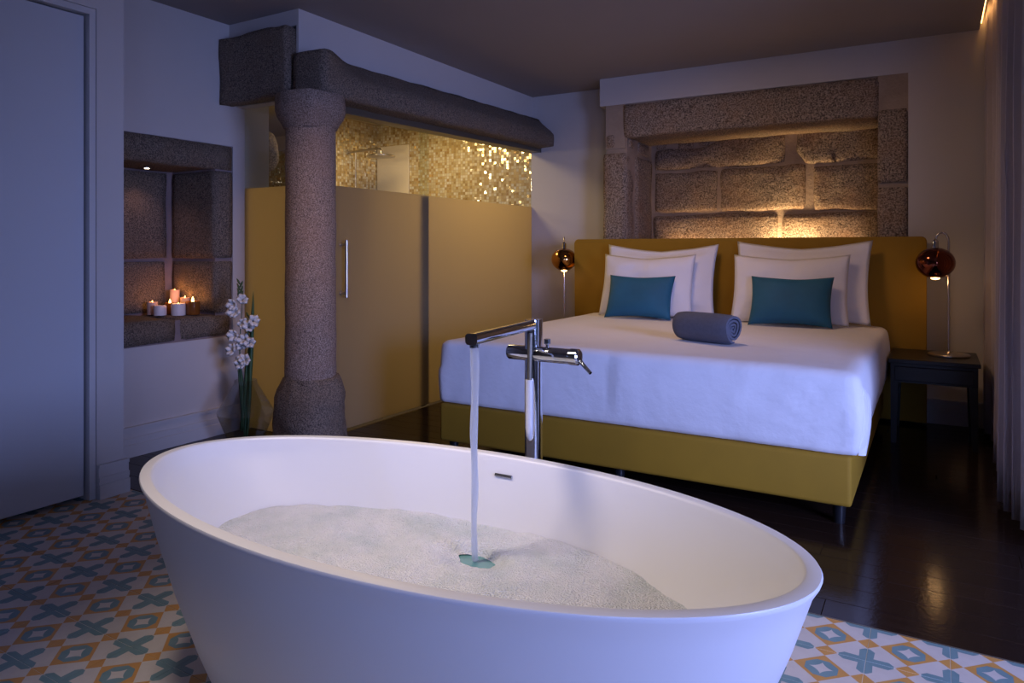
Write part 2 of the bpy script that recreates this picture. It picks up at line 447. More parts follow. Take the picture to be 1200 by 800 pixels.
# mortar lining and stones of the candle niche
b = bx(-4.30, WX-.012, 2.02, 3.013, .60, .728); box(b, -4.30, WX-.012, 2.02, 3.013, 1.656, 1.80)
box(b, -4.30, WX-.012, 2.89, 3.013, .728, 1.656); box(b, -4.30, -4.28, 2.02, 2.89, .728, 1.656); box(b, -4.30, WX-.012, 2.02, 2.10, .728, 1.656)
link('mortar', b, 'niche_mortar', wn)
def stone(parent, m, *a, **k):
    return link('stone', rock(*a, **k), m, parent, smooth=True)
G = 'granite'
stone(wn, G, -4.29, WX+.004, 2.02, 3.008, 1.645, 1.798, n=16, amp=.006, rnd=.12, seed=1)      # lintel over the niche
stone(wn, G, -4.29, WX+.003, 2.03, 2.62, .602, .742, n=10, amp=.007, rnd=.3, seed=2)
stone(wn, G, -4.29, WX+.003, 2.64, 3.005, .602, .744, n=10, amp=.008, rnd=.45, seed=3)
stone(wn, G, -4.27, WX+.003, 2.878, 3.010, .75, 1.075, n=12, amp=.005, rnd=.2, seed=4)
stone(wn, G, -4.27, WX+.003, 2.876, 3.010, 1.09, 1.64, n=14, amp=.005, rnd=.2, seed=5)
for (a0, a1, z0, z1, s) in ((2.04, 2.40, .75, 1.07, 6), (2.42, 2.83, .75, 1.07, 7), (2.04, 2.42, 1.09, 1.64, 8), (2.45, 2.84, 1.09, 1.64, 9)):
    stone(wn, G, -4.29, -4.265, a0, a1, z0, z1, n=10, amp=.006, rnd=.5, seed=s)
sp = link('niche_downlight', lathe(bmesh.new(), [(.026, 1.637), (.026, 1.646)], 20, (-4.10, 2.60)), 'steel')
tag(sp, 'tiny round steel downlight set in the niche lintel', 'downlight')
link('lens', lathe(bmesh.new(), [(.014, 1.6355), (.014, 1.6372)], 16, (-4.10, 2.60)), 'downlight', sp)

# --- enclosure over the shower corner: plaster bulkhead carried by granite
b = bx(WX, -3.223, 2.985, 3.12, 2.47, ZC); box(b, WX, -3.241, 3.04, 3.12, 2.055, 2.47); box(b, -3.241, -3.223, 2.985, 3.12, 2.055, 2.47); box(b, -3.34, -3.223, 3.12, 5.834, 2.10, ZC)
struct('wall_bulkhead', b, 'plaster')
# --- back walls
b = bx(-7.3, -3.24, 5.834, 6.3, 0, 2.6)
struct('wall_shower', b, 'mosaic')
struct('wall_back', bx(-3.24, -2.30, 5.834, 6.3, 0, ZC), 'plaster')
b = bx(-2.402, .45, 5.507, 6.3, 2.339, 2.85); box(b, -.152, .6, 5.507, 6.3, 0, 2.339); box(b, -2.33, -.152, 5.53, 6.3, 0, 1.05)
wb = struct('wall_bedhead', b, 'plaster')
b = bx(-2.352, -2.172, 5.53, 6.3, .3, 2.339); box(b, -.335, -.152, 5.53, 6.3, 1.05, 2.339); box(b, -2.172, -.335, 6.125, 6.3, 1.05, 2.339)
box(b, -2.172, -.335, 5.53, 6.125, 2.09, 2.339); box(b, -.335, -.152, 5.512, 5.53, 2.08, 2.339); box(b, -2.352, -2.18, 5.514, 5.53, 1.98, 2.339)
link('mortar', b, 'mortar', wb)
GW = 'granite_wall'
YN = 6.125
def back_stone(x0, x1, z0, z1, s, rnd=.5, n=16, amp=.014, fn=None, proud=.02):
    return stone(wb, GW, x0-.014, x1+.014, YN-proud, YN+.05, z0-.009, z1+.009, n=n, amp=amp, rnd=.9, seed=s, fn=fn)
back_stone(-2.14, -1.11, 1.06, 1.445, 11, n=22)
back_stone(-1.055, -.35, 1.06, 1.435, 12, n=18)
back_stone(-2.13, -1.60, 1.48, 1.815, 13)
back_stone(-1.555, -.895, 1.475, 1.825, 14, n=18)
back_stone(-.825, -.35, 1.455, 1.805, 15)
back_stone(-2.13, -1.055, 1.85, 2.02, 16, n=22, fn=lambda p: Vector((p.x, p.y, p.z + (.075*smoothstep(-1.75, -1.45, p.x) if p.z > 1.93 else 0))))
back_stone(-.945, -.35, 1.84, 2.125, 17, n=16, fn=lambda p: Vector((p.x - .06*smoothstep(1.95, 1.84, p.z)*(1 if p.x < -.7 else 0)*-1, p.y, p.z)))
for i, (x, z, r) in enumerate(((-2.08, 2.06, .045), (-1.86, 2.065, .07), (-1.70, 2.07, .045), (-1.55, 2.095, .03), (-1.44, 2.09, .035), (-1.30, 2.10, .04), (-1.18, 2.105, .03))):
    stone(wb, GW, x-r, x+r, YN-.012, YN+.03, z-r*.7, z+r*.7, n=6, amp=.006, rnd=.9, seed=30+i)
# lintel over the bed niche
stone(wb, GW, -2.20, -.325, 5.507, 6.10, 2.065, 2.335, n=44, amp=.010, rnd=.14, seed=18)
# left jamb: front stones and the reveal
stone(wb, GW, -2.375, -2.168, 5.500, 5.68, 1.0, 1.95, n=22, amp=.010, rnd=.2, seed=19)
stone(wb, GW, -2.35, -2.265, 5.500, 5.60, 1.985, 2.10, n=6, amp=.010, rnd=.7, seed=20)
stone(wb, GW, -2.26, -2.155, 5.56, 5.70, 1.98, 2.08, n=6, amp=.008, rnd=.7, seed=21)
stone(wb, GW, -2.235, -2.150, 5.71, 6.08, 1.0, 1.93, n=20, amp=.008, rnd=.4, seed=22)
stone(wb, GW, -2.235, -2.155, 5.78, 6.04, 1.95, 2.06, n=8, amp=.008, rnd=.6, seed=23)
# right jamb
stone(wb, GW, -.338, -.153, 5.503, 5.9, 1.60, 2.105, n=14, amp=.006, rnd=.16, seed=24)
stone(wb, GW, -.338, -.153, 5.503, 5.9, 1.0, 1.575, n=14, amp=.006, rnd=.16, seed=25)
skirting('baseboard_right', ((-2.3, 5.507), (.6, 5.507), (0, -1)), .16)
skirting('baseboard_back', ((-3.2, 5.834), (-2.38, 5.834), (0, -1)), .16)
# --- right side, front
struct('wall_right', bx(.45, .65, 3.4, 5.507, 0, 2.85), 'plaster')
struct('wall_step', bx(.45, 2.9, 3.2, 3.4, 0, 2.6), 'plaster')
b = bx(2.6, 2.9, -2.2, 3.2, 0, .35); box(b, 2.6, 2.9, -2.2, 3.2, 2.2, 2.6); box(b, 2.6, 2.9, -2.2, .1, .35, 2.2); box(b, 2.6, 2.9, 2.2, 3.2, .35, 2.2)
struct('wall_window', b, 'plaster')
b = bx(-3.95, .75, -2.2, -2.0, 0, 2.6); box(b, 2.15, 2.9, -2.2, -2.0, 0, 2.6); box(b, .75, 2.15, -2.2, -2.0, 0, .55); box(b, .75, 2.15, -2.2, -2.0, 2.1, 2.6)
struct('wall_front', b, 'plaster')
b = bmesh.new()
for x0, x1, z0, z1 in ((.75, .8, .55, 2.1), (2.1, 2.15, .55, 2.1), (.8, 2.1, .55, .6), (.8, 2.1, 2.05, 2.1)): box(b, x0, x1, -2.08, -2.03, z0, z1)
wd = struct('fill_window', b, 'trim')  # unseen window, added as an opening for the front fill light
link('pane', bx(.8, 2.1, -2.06, -2.055, .6, 2.05), 'glass', wd)
b = bmesh.new()
for y0, y1, z0, z1 in ((.1, .15, .35, 2.2), (2.15, 2.2, .35, 2.2), (.15, 2.15, .35, .4), (.15, 2.15, 2.15, 2.2)): box(b, 2.66, 2.71, y0, y1, z0, z1)
wd = struct('window_1', b, 'trim')
link('pane', bx(2.68, 2.685, .15, 2.15, .4, 2.15), 'glass', wd)
struct('trim_3', bx(.255, .262, 3.45, 5.49, 2.60, 2.63), 'led')

# --- shower interior
struct('wall_shower_stub', bx(-5.24, -5.11, 4.95, 5.834, 0, 2.47), 'mosaic')
struct('wall_shower_entry', bx(-7.3, -4.6, 3.3, 3.45, 0, 2.47), 'warm_plaster')
struct('wall_shower_end', bx(-7.4, -7.3, 3.3, 5.9, 0, 2.6), 'mosaic')
struct('trim_4', bx(-7.3, -5.24, 5.80, 5.834, 2.30, 2.47), 'warm_plaster')
rk = link('jutting_stone', rock(-4.30, -4.03, 3.30, 3.62, 1.68, 2.0, n=12, amp=.03, rnd=.9, seed=41), GW, smooth=True)
tag(rk, 'rough brown stone jutting from the shower wall behind the left glass', 'stone')
pn = link('shower_screen', bx(-5.10, -4.677, 5.815, 5.832, 1.2, 2.235, .002, 1), 'mirror')
tag(pn, 'pale glossy screen on the mosaic wall behind the shower head', 'shower screen')
t = thing('overhead_shower', 'round overhead shower on a long horizontal steel arm', 'shower', (-5.11, 5.39, 2.13))
link('arm', tube(bmesh.new(), [(0, 0, 0), (.39, 0, .012), (.42, 0, .008), (.43, 0, -.02), (.43, 0, -.045)], .011), 'steel', t, smooth=True, auto=60)
link('wall_flange', tube(bmesh.new(), [(0, 0, 0), (.012, 0, 0)], .03, 20), 'steel', t, smooth=True, auto=40)
link('head', lathe(bmesh.new(), [(.012, -.040), (.05, -.048), (.135, -.058), (.142, -.063), (.142, -.070), (.12, -.072)], 32, (.43, 0)), 'steel', t, smooth=True, auto=50)
link('riser_pipe', tube(bmesh.new(), [(.1, 0, 0), (.1, 0, -1.2)], .008), 'steel', t, smooth=True, auto=60)

# ================================================================== GRANITE BEAM, BLOCK, COLUMN
def beam_fn(p):
    # tapering section: the top runs back to the wall, the foot stands proud; far end chamfered; whole beam climbs slightly
    q = Vector(p)
    f = (p.y-2.93)/(5.8-2.93)
    q.z += .055*f - .0
    if p.x > -3.1:
        q.x -= .15*smoothstep(2.12, 2.30, p.z)*smoothstep(2.96, 3.3, p.y) + .02*f
    return q
b = rock(-3.216, -2.955, 2.93, 5.80, 2.022, 2.29, n=70, amp=.009, rnd=.16, seed=51, fn=beam_fn)
o = link('stone_beam', b, G, smooth=True); tag(o, 'long rough granite beam above the shower glass running to the back wall', 'stone beam')
def blk(p):
    q = Vector(p)
    return q
b = rock(-3.836, -3.243, 2.905, 3.010, 2.045, 2.455, n=20, amp=.011, rnd=.16, seed=52)
o = link('stone_block', b, G, smooth=True); tag(o, 'big square granite block high in the corner left of the column top', 'stone block')
col = thing('stone_column', 'round granite column with a flared head and rough foot', 'column', (-3.109, 2.972, 0))
def colmesh(prof, seg=56, amp=.004, sq=0, seed=0, sub=6):
    bm = bmesh.new(); P = []
    for (r0, z0), (r1, z1) in zip(prof, prof[1:]):
        n = max(1, int((z1-z0)/.03))
        for k in range(n): P.append((r0+(r1-r0)*k/n, z0+(z1-z0)*k/n))
    P.append(prof[-1]); rings = []
    for r, z in P:
        rg = []
        for k in range(seg):
            a = 2*PI*k/seg; c, s = math.cos(a), math.sin(a)
            rr = r*(1 + sq*(1/max(abs(c), abs(s))-1))
            v = Vector((rr*c, rr*s, z)); v += noise.noise_vector(v*7+Vector((seed, 0, 0)))*amp + noise.noise_vector(v*24)*amp*.4
            rg.append(bm.verts.new(v))
        rings.append(rg)
    for a, b in zip(rings, rings[1:]):
        for k in range(seg): bm.faces.new((a[k], a[(k+1)%seg], b[(k+1)%seg], b[k]))
    bm.faces.new(rings[0][::-1]); bm.faces.new(rings[-1]); return bm
link('shaft', colmesh([(.145, .38), (.143, .9), (.141, 1.85)], amp=.004, seed=3), 'granite_col', col, smooth=True, auto=70)
link('capital', colmesh([(.139, 1.835), (.150, 1.862), (.172, 1.90), (.186, 1.94), (.188, 2.00), (.180, 2.035)], amp=.007, sq=.15, seed=6), 'granite_col', col, smooth=True, auto=70)
link('base', colmesh([(.195, 0), (.196, .15), (.190, .30), (.172, .355), (.150, .415)], amp=.020, sq=.10, seed=9), G, col, smooth=True, auto=70)

# ================================================================== SHOWER GLASS
def slab(name, x0, x1, y0, y1, z0, z1, m, p, label=None):
    o = link(name, bx(x0, x1, y0, y1, z0, z1), m, p)
    if label: o['label'] = label
    return o
def quadbeam(x0, x1, y0, y1, za0, za1, zb0, zb1):
    bm = bmesh.new()
    v = [bm.verts.new(p) for p in ((x0,y0,za0),(x1,y0,za0),(x1,y1,zb0),(x0,y1,zb0),(x0,y0,za1),(x1,y0,za1),(x1,y1,zb1),(x0,y1,zb1))]
    for q in ((3,2,1,0),(4,5,6,7),(0,1,5,4),(1,2,6,5),(2,3,7,6),(3,0,4,7)): bm.faces.new([v[i] for i in q])
    return bm
o = link('glass_rail', quadbeam(-3.250, -3.13, 3.12, 5.832, 1.983, 2.026, 2.045, 2.088), 'dark_steel'); tag(o, 'dark metal rail under the granite beam holding the shower glass', 'rail')
ZF = 1.545
sd = thing('shower_door', 'frosted glass shower door with bar handle beside the column', 'shower door', (-3.223, 3.2, 0))
link('clear_pane', quadbeam(.001, .011, -.02, 1.03, ZF, 1.982, ZF, 2.007), 'glass', sd)
link('frosted_pane', bx(.001, .011, -.02, 1.03, .012, ZF), 'frost', sd)
hd = link('handle', tube(bmesh.new(), [(.058, .125, .845), (.058, .125, 1.205)], .011, 14), 'steel', sd, smooth=True, auto=50)
b = bmesh.new()
for z in (.872, 1.178): tube(b, [(.005, .125, z), (.058, .125, z)], .009, 12); tube(b, [(.004, .125, z), (.012, .125, z)], .017, 14)
link('handle_mount', b, 'steel', hd, smooth=True, auto=50)
sf = thing('fixed_glass_panel', 'fixed half frosted glass panel between shower door and back wall', 'glass panel', (-3.223, 4.15, 0))
link('clear_pane', quadbeam(-.018, -.008, 0, 1.68, ZF, 2.006, ZF, 2.044), 'glass', sf)
link('frosted_pane', bx(-.018, -.008, 0, 1.68, .004, ZF), 'frost', sf)
link('floor_clip', bx(-.035, -.001, .02, .06, 0, .035, .003, 1), 'dark_steel', sf)
link('edge_seal', bx(-.024, -.019, 0, .10, .01, ZF), 'dark_steel', sf)
sl = thing('front_glass_panel', 'half frosted glass panel left of the stone column', 'glass panel', (-3.84, 3.10, 0))
link('clear_pane', bx(0.003, .46, 0, .010, ZF-.005, 2.05), 'glass', sl)
link('frosted_pane', bx(0.003, .46, 0, .010, .004, ZF-.005), 'frost', sl)

# ================================================================== BED
bed = thing('bed', 'wide mustard velvet bed with a tall headboard', 'bed', (-1.335, 4.3, 0))
def L(x, y, z=0): return (x+1.335, y-4.3, z)
BX0, BX1, BY0, BY1 = -2.375, -.292, 3.225, 5.345
b = bx(BX0+1.335, BX1+1.335, BY0-4.3, BY1-4.3, .085, .292, .018, 3)
link('base', b, 'velvet', bed, smooth=True, auto=40)
def rounded_board(x0, x1, y0, y1, z0, z1, r):
    bm = bmesh.new(); pts = [(x0, z0), (x1, z0)]
    for k in range(7): a = PI/2*k/6; pts.append((x1-r+r*math.cos(a), z1-r+r*math.sin(a)))
    for k in range(7): a = PI/2+PI/2*k/6; pts.append((x0+r+r*math.cos(a), z1-r+r*math.sin(a)))
    f = [bm.verts.new((x, y0, z)) for x, z in pts]; g = [bm.verts.new((x, y1, z)) for x, z in pts]; n = len(pts)
    ff = bm.faces.new(f); bb = bm.faces.new(g[::-1])
    for k in range(n): bm.faces.new((f[k], g[k], g[(k+1)%n], f[(k+1)%n]))
    bmesh.ops.bevel(bm, geom=list(ff.edges)+list(bb.edges), offset=.012, segments=3, profile=.6, affect='EDGES')
    bmesh.ops.recalc_face_normals(bm, faces=bm.faces); return bm
link('headboard', rounded_board(-2.562+1.335, -.043+1.335, 5.35-4.3, 5.455-4.3, .02, 1.232, .03), 'velvet', bed, smooth=True, auto=40)
lg = lathe(bmesh.new(), [(.022, 0), (.028, .086)], 16); lme = None
for x, y in ((-.345, 3.29), (-2.32, 3.29), (-.345, 5.25), (-2.32, 5.25), (-1.33, 3.29)):
    if lme is None: o = link('leg', lg, 'black_wood', bed, smooth=True, auto=40, loc=L(x, y)); lme = o.data
    else: o = bpy.data.objects.new('leg', lme); C.objects.link(o); o.parent = bed; o.location = L(x, y)
# mattress under a taut white sheet
def mattress():
    bm = bmesh.new(); x0, x1, y0, y1, z0, z1 = -2.387, -.270, 3.240, 5.34, .292, .652
    nx, ny, nz = 72, 60, 14
    hx, hy, hz = (x1-x0)/2, (y1-y0)/2, (z1-z0)/2; cx, cy, cz = (x0+x1)/2, (y0+y1)/2, (z0+z1)/2; R = .045; vd = {}
    def V(i, j, k):
        if (i, j, k) in vd: return vd[i, j, k]
        p = Vector((hx*(2*i/nx-1), hy*(2*j/ny-1), hz*(2*k/nz-1)))
        RR = R if p.z > 0 else .02
        q = Vector((max(-hx+RR, min(hx-RR, p.x)), max(-hy+RR, min(hy-RR, p.y)), max(-hz+RR, min(hz-RR, p.z))))
        d = p-q
        if d.length > 1e-9: p = q+d.normalized()*RR
        g = Vector((cx, cy, cz))+p
        s = (g.z-z0)/(z1-z0)
        bul = (.006 if p.x < 0 else .018)*math.sin(PI*min(1, max(0, s)))
        front = smoothstep(.86*hy, hy, -p.y); side = smoothstep(.9*hx, hx, abs(p.x))
        g.y -= front*(bul + .004*noise.noise(Vector((g.x*9, g.z*5, 3))) )
        g.x += side*math.copysign(1, p.x)*(bul*1.2 + .004*noise.noise(Vector((g.y*6, g.z*5, 9))))
        top = smoothstep(.8, 1, s)
        g.z += top*(.006*noise.noise(Vector((g.x*2.2, g.y*2.2, 0))) - .012*(1-smoothstep(0, .35, hx-abs(p.x)))*1)
        # gathers radiating from the low front right corner
        dx, dz = x1-g.x, g.z-z0; rr = math.hypot(dx, dz)
        if front > 0 and p.x > 0 and rr < .55 and dz < .3:
            a = math.atan2(dz, dx); g.y -= front*.008*math.sin(a*22)*math.exp(-rr*5)*smoothstep(0, .06, rr)
        vd[i, j, k] = bm.verts.new(g); return vd[i, j, k]
    for i in range(nx):
        for j in range(ny):
            bm.faces.new((V(i,j,0), V(i,j+1,0), V(i+1,j+1,0), V(i+1,j,0))); bm.faces.new((V(i,j,nz), V(i+1,j,nz), V(i+1,j+1,nz), V(i,j+1,nz)))
        for k in range(nz):
            bm.faces.new((V(i,0,k), V(i+1,0,k), V(i+1,0,k+1), V(i,0,k+1))); bm.faces.new((V(i,ny,k), V(i,ny,k+1), V(i+1,ny,k+1), V(i+1,ny,k)))
    for j in range(ny):
        for k in range(nz):
            bm.faces.new((V(0,j,k), V(0,j,k+1), V(0,j+1,k+1), V(0,j+1,k))); bm.faces.new((V(nx,j,k), V(nx,j+1,k), V(nx,j+1,k+1), V(nx,j,k+1)))
    return bm
mt = link('mattress', mattress(), 'linen', bed, smooth=True, loc=(1.335, -4.3, 0)); mt['label'] = 'thick mattress wrapped in a taut white sheet'
# folded corner of the sheet, a thin tapering flap on the right flank
def flap():
    bm = bmesh.new(); n = 16; rows = []
    for k in range(n+1):
        s = k/n; z = .300+.325*s
        w = .012+.075*math.sin(PI*min(1, .25+.75*(1-s)))*(1-.75*s)
        xo = -.2475+.018*math.sin(PI*s) - .045*smoothstep(.7, 1, s)
        y0 = 3.258+.012*math.sin(3*s)+.03*smoothstep(.7, 1, s)
        rows.append([bm.verts.new(p) for p in ((xo-.022, y0-.006, z), (xo-.002, y0-.004, z), (xo+.006, y0+w*.5, z), (xo, y0+w, z), (xo-.016, y0+w, z))])
    for a, b in zip(rows, rows[1:]):
        for k in range(5): bm.faces.new((a[k], a[(k+1) % 5], b[(k+1) % 5], b[k]))
    bm.faces.new(rows[0][::-1]); bm.faces.new(rows[-1]); return bm
link('sheet_fold', flap(), 'linen', mt, smooth=True, auto=60)

def pillow(w, h, t, flange=0, pinch=.05, seed=0, nx=34, ny=24, sag=.0, wr=.006):
    """plump cushion in the XZ plane, standing on z=0, thickness along Y"""
    bm = bmesh.new(); grid = {}
    for sgn in (1, -1):
        for i in range(nx+1):
            for j in range(ny+1):
                u = 2*i/nx-1; v = 2*j/ny-1
                if sgn < 0 and (i in (0, nx) or j in (0, ny)): grid[sgn, i, j] = grid[1, i, j]; continue
                fu = 1-flange/(w/2); fv = 1-flange/(h/2)
                a = max(0, 1-abs(u/fu)**2.6) if abs(u) < fu else 0; b_ = max(0, 1-abs(v/fv)**2.6) if abs(v) < fv else 0
                th = t/2*(a*b_)**.55+.004*(1 if abs(u) < 1 and abs(v) < 1 else 0)
                x = u*w/2*(1-pinch*(1-v*v)*.7)*(1) ; z = v*h/2*(1-pinch*1.3*(1-u*u))
                nz_ = noise.noise(Vector((x*7+seed*5, z*9, seed)))*wr + noise.noise(Vector((x*17, z*15+seed, seed*2)))*wr*.5
                y = -sgn*(th+nz_*(a*b_)**.3) + .012*noise.noise(Vector((x*5, z*5, seed+7)))
                z -= sag*(1-abs(u))*max(0, v)
                grid[sgn, i, j] = bm.verts.new((x, y, z+h/2))
    for sgn in (1, -1):
        for i in range(nx):
            for j in range(ny):
                q = [grid[sgn, i, j], grid[sgn, i+1, j], grid[sgn, i+1, j+1], grid[sgn, i, j+1]]
                bm.faces.new(q if sgn > 0 else q[::-1])
    return bm
def put(o, loc, tilt, rz=0, roll=0):
    o.location = loc; o.rotation_euler = (tilt, roll, rz); return o
PG = 'white pillows against the headboard'
TL = math.radians
o = put(link('pillow', pillow(.86, .55, .13, .045, .08, 1, sag=.03, wr=.018), 'linen', smooth=True), (-1.785, 5.135, .655), TL(-14), TL(1)); tag(o, 'white flanged pillow leaning on the headboard, rear one of the left pair', 'pillow', PG)
o = put(link('pillow', pillow(.70, .48, .13, .012, .06, 2, sag=.02, wr=.016), 'linen', smooth=True), (-1.83, 4.985, .655), TL(-17), TL(2)); tag(o, 'smooth white pillow directly behind the left teal cushion', 'pillow', PG)
o = put(link('pillow', pillow(.88, .57, .13, .045, .08, 3, sag=.03, wr=.018), 'linen', smooth=True), (-.79, 5.135, .655), TL(-14), TL(-1)); tag(o, 'white flanged pillow leaning on the headboard, rear one of the right pair', 'pillow', PG)
o = put(link('pillow', pillow(.74, .48, .13, .012, .06, 4, sag=.02, wr=.016), 'linen', smooth=True), (-.835, 4.985, .655), TL(-17), TL(2)); tag(o, 'smooth white pillow directly behind the right teal cushion', 'pillow', PG)
CG = 'teal velvet cushions'
o = put(link('cushion', pillow(.49, .335, .12, 0, .09, 5, wr=.003), 'teal', smooth=True), (-1.825, 4.83, .655), TL(-24), TL(3), 0); tag(o, 'teal velvet cushion in front of the left white pillows', 'cushion', CG)
o = put(link('cushion', pillow(.51, .345, .12, 0, .09, 6, wr=.003), 'teal', smooth=True), (-.80, 4.83, .655), TL(-24), TL(2), 0); tag(o, 'teal velvet cushion in front of the right white pillows', 'cushion', CG)

# rolled towel: spiral extruded along X
def towel():
    bm = bmesh.new(); turns = 3.6; n = 130; th = .017; L_ = .345; pts = []
    for k in range(n+1):
        a = 2*PI*turns*k/n; r = .012 + (.088-.012)*(k/n)
        pts.append((a, r))
    nx = 14
    def ring(xi):
        x = -L_/2+L_*xi/nx; out = []
        puff = 1-.10*abs(2*xi/nx-1)**6
        for a, r in pts:
            off = .004*math.sin(a*2.1) if xi in (0, nx) else 0
            sx = math.copysign(.006*(1-r/.09), x) if xi in (0, nx) else 0
            out.append((x+off-sx*2, r, a, puff))
        return out
    V1, V2 = [], []
    for xi in range(nx+1):
        a1, a2 = [], []
        for x, r, a, puff in ring(xi):
            for rr, lst in ((r, a1), (r-th*.86, a2)):
                rr = max(.002, rr)*puff; y, z = rr*math.cos(a+PI*.3), rr*math.sin(a+PI*.3)
                z *= .96
                n_ = noise.noise(Vector((x*22, y*22, z*22)))*.0025
                lst.append(bm.verts.new((x, y*(1+n_*8), z*(1+n_*8)+.083)))
        V1.append(a1); V2.append(a2)
    for xi in range(nx):
        for k in range(n):
            bm.faces.new((V1[xi][k], V1[xi][k+1], V1[xi+1][k+1], V1[xi+1][k]))
            bm.faces.new((V2[xi][k], V2[xi+1][k], V2[xi+1][k+1], V2[xi][k+1]))
        for k in (0, n): bm.faces.new((V1[xi][k], V1[xi+1][k], V2[xi+1][k], V2[xi][k]))
    for xi in (0, nx):
        for k in range(n): bm.faces.new((V1[xi][k], V2[xi][k], V2[xi][k+1], V1[xi][k+1]))
    bmesh.ops.recalc_face_normals(bm, faces=bm.faces); return bm
o = link('rolled_towel', towel(), 'towel', smooth=True, auto=50); o.location = (-1.045, 3.81, .653); o.rotation_euler = (0, 0, TL(-21)); tag(o, 'blue grey bath towel rolled up on the white bed', 'towel')

# ================================================================== NIGHTSTANDS AND LAMPS
def nightstand(x0, x1, y0, y1, label):
    t = thing('nightstand', label, 'nightstand', ((x0+x1)/2, (y0+y1)/2, 0), 0, 'nightstands'); w, d = (x1-x0)/2, (y1-y0)/2
    link('top', bx(-w, w, -d, d, .475, .50, .003, 1), 'black_wood', t)
    link('frame', bx(-w+.012, w-.012, -d+.022, d-.01, .36, .475), 'black_wood', t)
    dr = link('drawer', bx(-w+.035, w-.035, -d+.010, -d+.0215, .372, .455, .003, 1), 'black_wood', t)
    for sx in (-1, 1):
        for sy in (-1, 1):
            b = bmesh.new(); a = .021; c_ = .014; X_, Y_ = sx*(w-.034), sy*(d-.034)
            vs = [b.verts.new((X_+q[0]*c_+sx*.007, Y_+q[1]*c_+sy*.007, 0)) for q in ((-1,-1),(1,-1),(1,1),(-1,1))]
            vt = [b.verts.new((X_+q[0]*a, Y_+q[1]*a, .36)) for q in ((-1,-1),(1,-1),(1,1),(-1,1))]
            b.faces.new(vs[::-1]); b.faces.new(vt)
            for k in range(4): b.faces.new((vs[k], vs[(k+1)%4], vt[(k+1)%4], vt[k]))
            link('leg', b, 'black_wood', t)
    return t
nightstand(-.238, .226, 4.80, 5.325, 'black wooden nightstand right of the bed beside the curtain')
nightstand(-3.05, -2.60, 5.20, 5.68, 'black wooden nightstand left of the bed, mostly hidden by the mattress')
def lamp(loc, label, gm, rz, power):
    t = thing('table_lamp', label, 'lamp', loc, rz, 'globe table lamps')
    link('base', lathe(bmesh.new(), [(.108, 0), (.112, .004), (.112, .012), (.106, .016), (.02, .019), (.008, .03)], 40), 'steel', t, smooth=True, auto=40)
    pts = [(0, 0, .015), (0, 0, .66)] + [(-.035+.035*math.cos(a), 0, .70+.05*math.sin(a)) for a in [PI*k/8 for k in range(0, 9)]] + [(-.070, 0, .685)]
    link('pole', tube(bmesh.new(), pts, .0065, 12), 'steel', t, smooth=True, auto=60)
    link('socket', lathe(bmesh.new(), [(.006, .71), (.017, .70), (.019, .66), (.024, .648)], 20, (-.070, 0)), 'chrome', t, smooth=True, auto=40)
    R_ = .108; prof = []
    for k in range(19):
        a = -PI/2+.42 + (PI-.42-.22)*k/18; prof.append((R_*math.cos(a), .565+R_*.88*math.sin(a)))
    link('shade', lathe(bmesh.new(), prof+[(r*.97, z-.002) for r, z in prof[::-1]], 44, (-.070, 0), caps=(False, False)), gm, t, smooth=True)
    link('bulb', lathe(bmesh.new(), [(.004, .462), (.022, .466), (.028, .482), (.020, .51), (.012, .55)], 20, (-.070, 0)), 'bulb', t, smooth=True)
    Lp = Vector(loc)+Matrix.Rotation(rz, 3, 'Z')@Vector((-.070, 0, .445))
    p = point('lamp_light', (0, 0, 0), power, (1, .58, .25), .02); p.location = Lp
    return t
lamp((.075, 5.09, .50), 'globe lamp with dark red shade on the right nightstand', 'red_globe', 0, .4)
lamp((-2.705, 5.45, .50), 'globe lamp with golden shade left of the headboard', 'amber_globe', TL(116), .8)

# ================================================================== CURTAIN
def curtain():
    bm = bmesh.new(); n = 260; rows = []
    path = []
    for k in range(n+1):
        s = k/n; y = 5.46-2.0*s
        x = .300 + .02*math.sin(s*5) + .045*smoothstep(.75, 1, s)
        amp = .034*(.8+.3*math.sin(s*17)); ph = 2*PI*(s*15+.25*math.sin(s*21))
        path.append((x, y, amp*math.sin(ph), amp*.5*math.cos(ph*1.0)))
    nz = 14
    for j in range(nz+1):
        z = .018+(2.80-.018)*j/nz; f = 1.25-.5*j/nz
        rows.append([bm.verts.new((x+dx*f+.006*noise.noise(Vector((y*4, z*1.5, 0))), y+dy*f, z)) for x, y, dx, dy in path])
    back = [[bm.verts.new((v.co.x+.004, v.co.y, v.co.z)) for v in r] for r in rows]
    for R_, flip in ((rows, 0), (back, 1)):
        for a, b in zip(R_, R_[1:]):
            for k in range(n):
                q = (a[k], a[k+1], b[k+1], b[k]); bm.faces.new(q[::-1] if flip else q)
    for a, b in ((rows[0], back[0]), (rows[-1], back[-1])):
        for k in range(n): bm.faces.new((a[k], b[k], b[k+1], a[k+1]))
    bmesh.ops.recalc_face_normals(bm, faces=bm.faces); return bm
ct = thing('curtain', 'floor length grey curtain hanging at the right wall', 'curtain', (.3, 4.46, 0))
o = link('fabric', curtain(), 'curtain', ct, smooth=True); o.location = (-.3, -4.46, 0)
o = link('rail', bx(-.02, .03, -.98, .98, 2.80, 2.83), 'steel', ct)

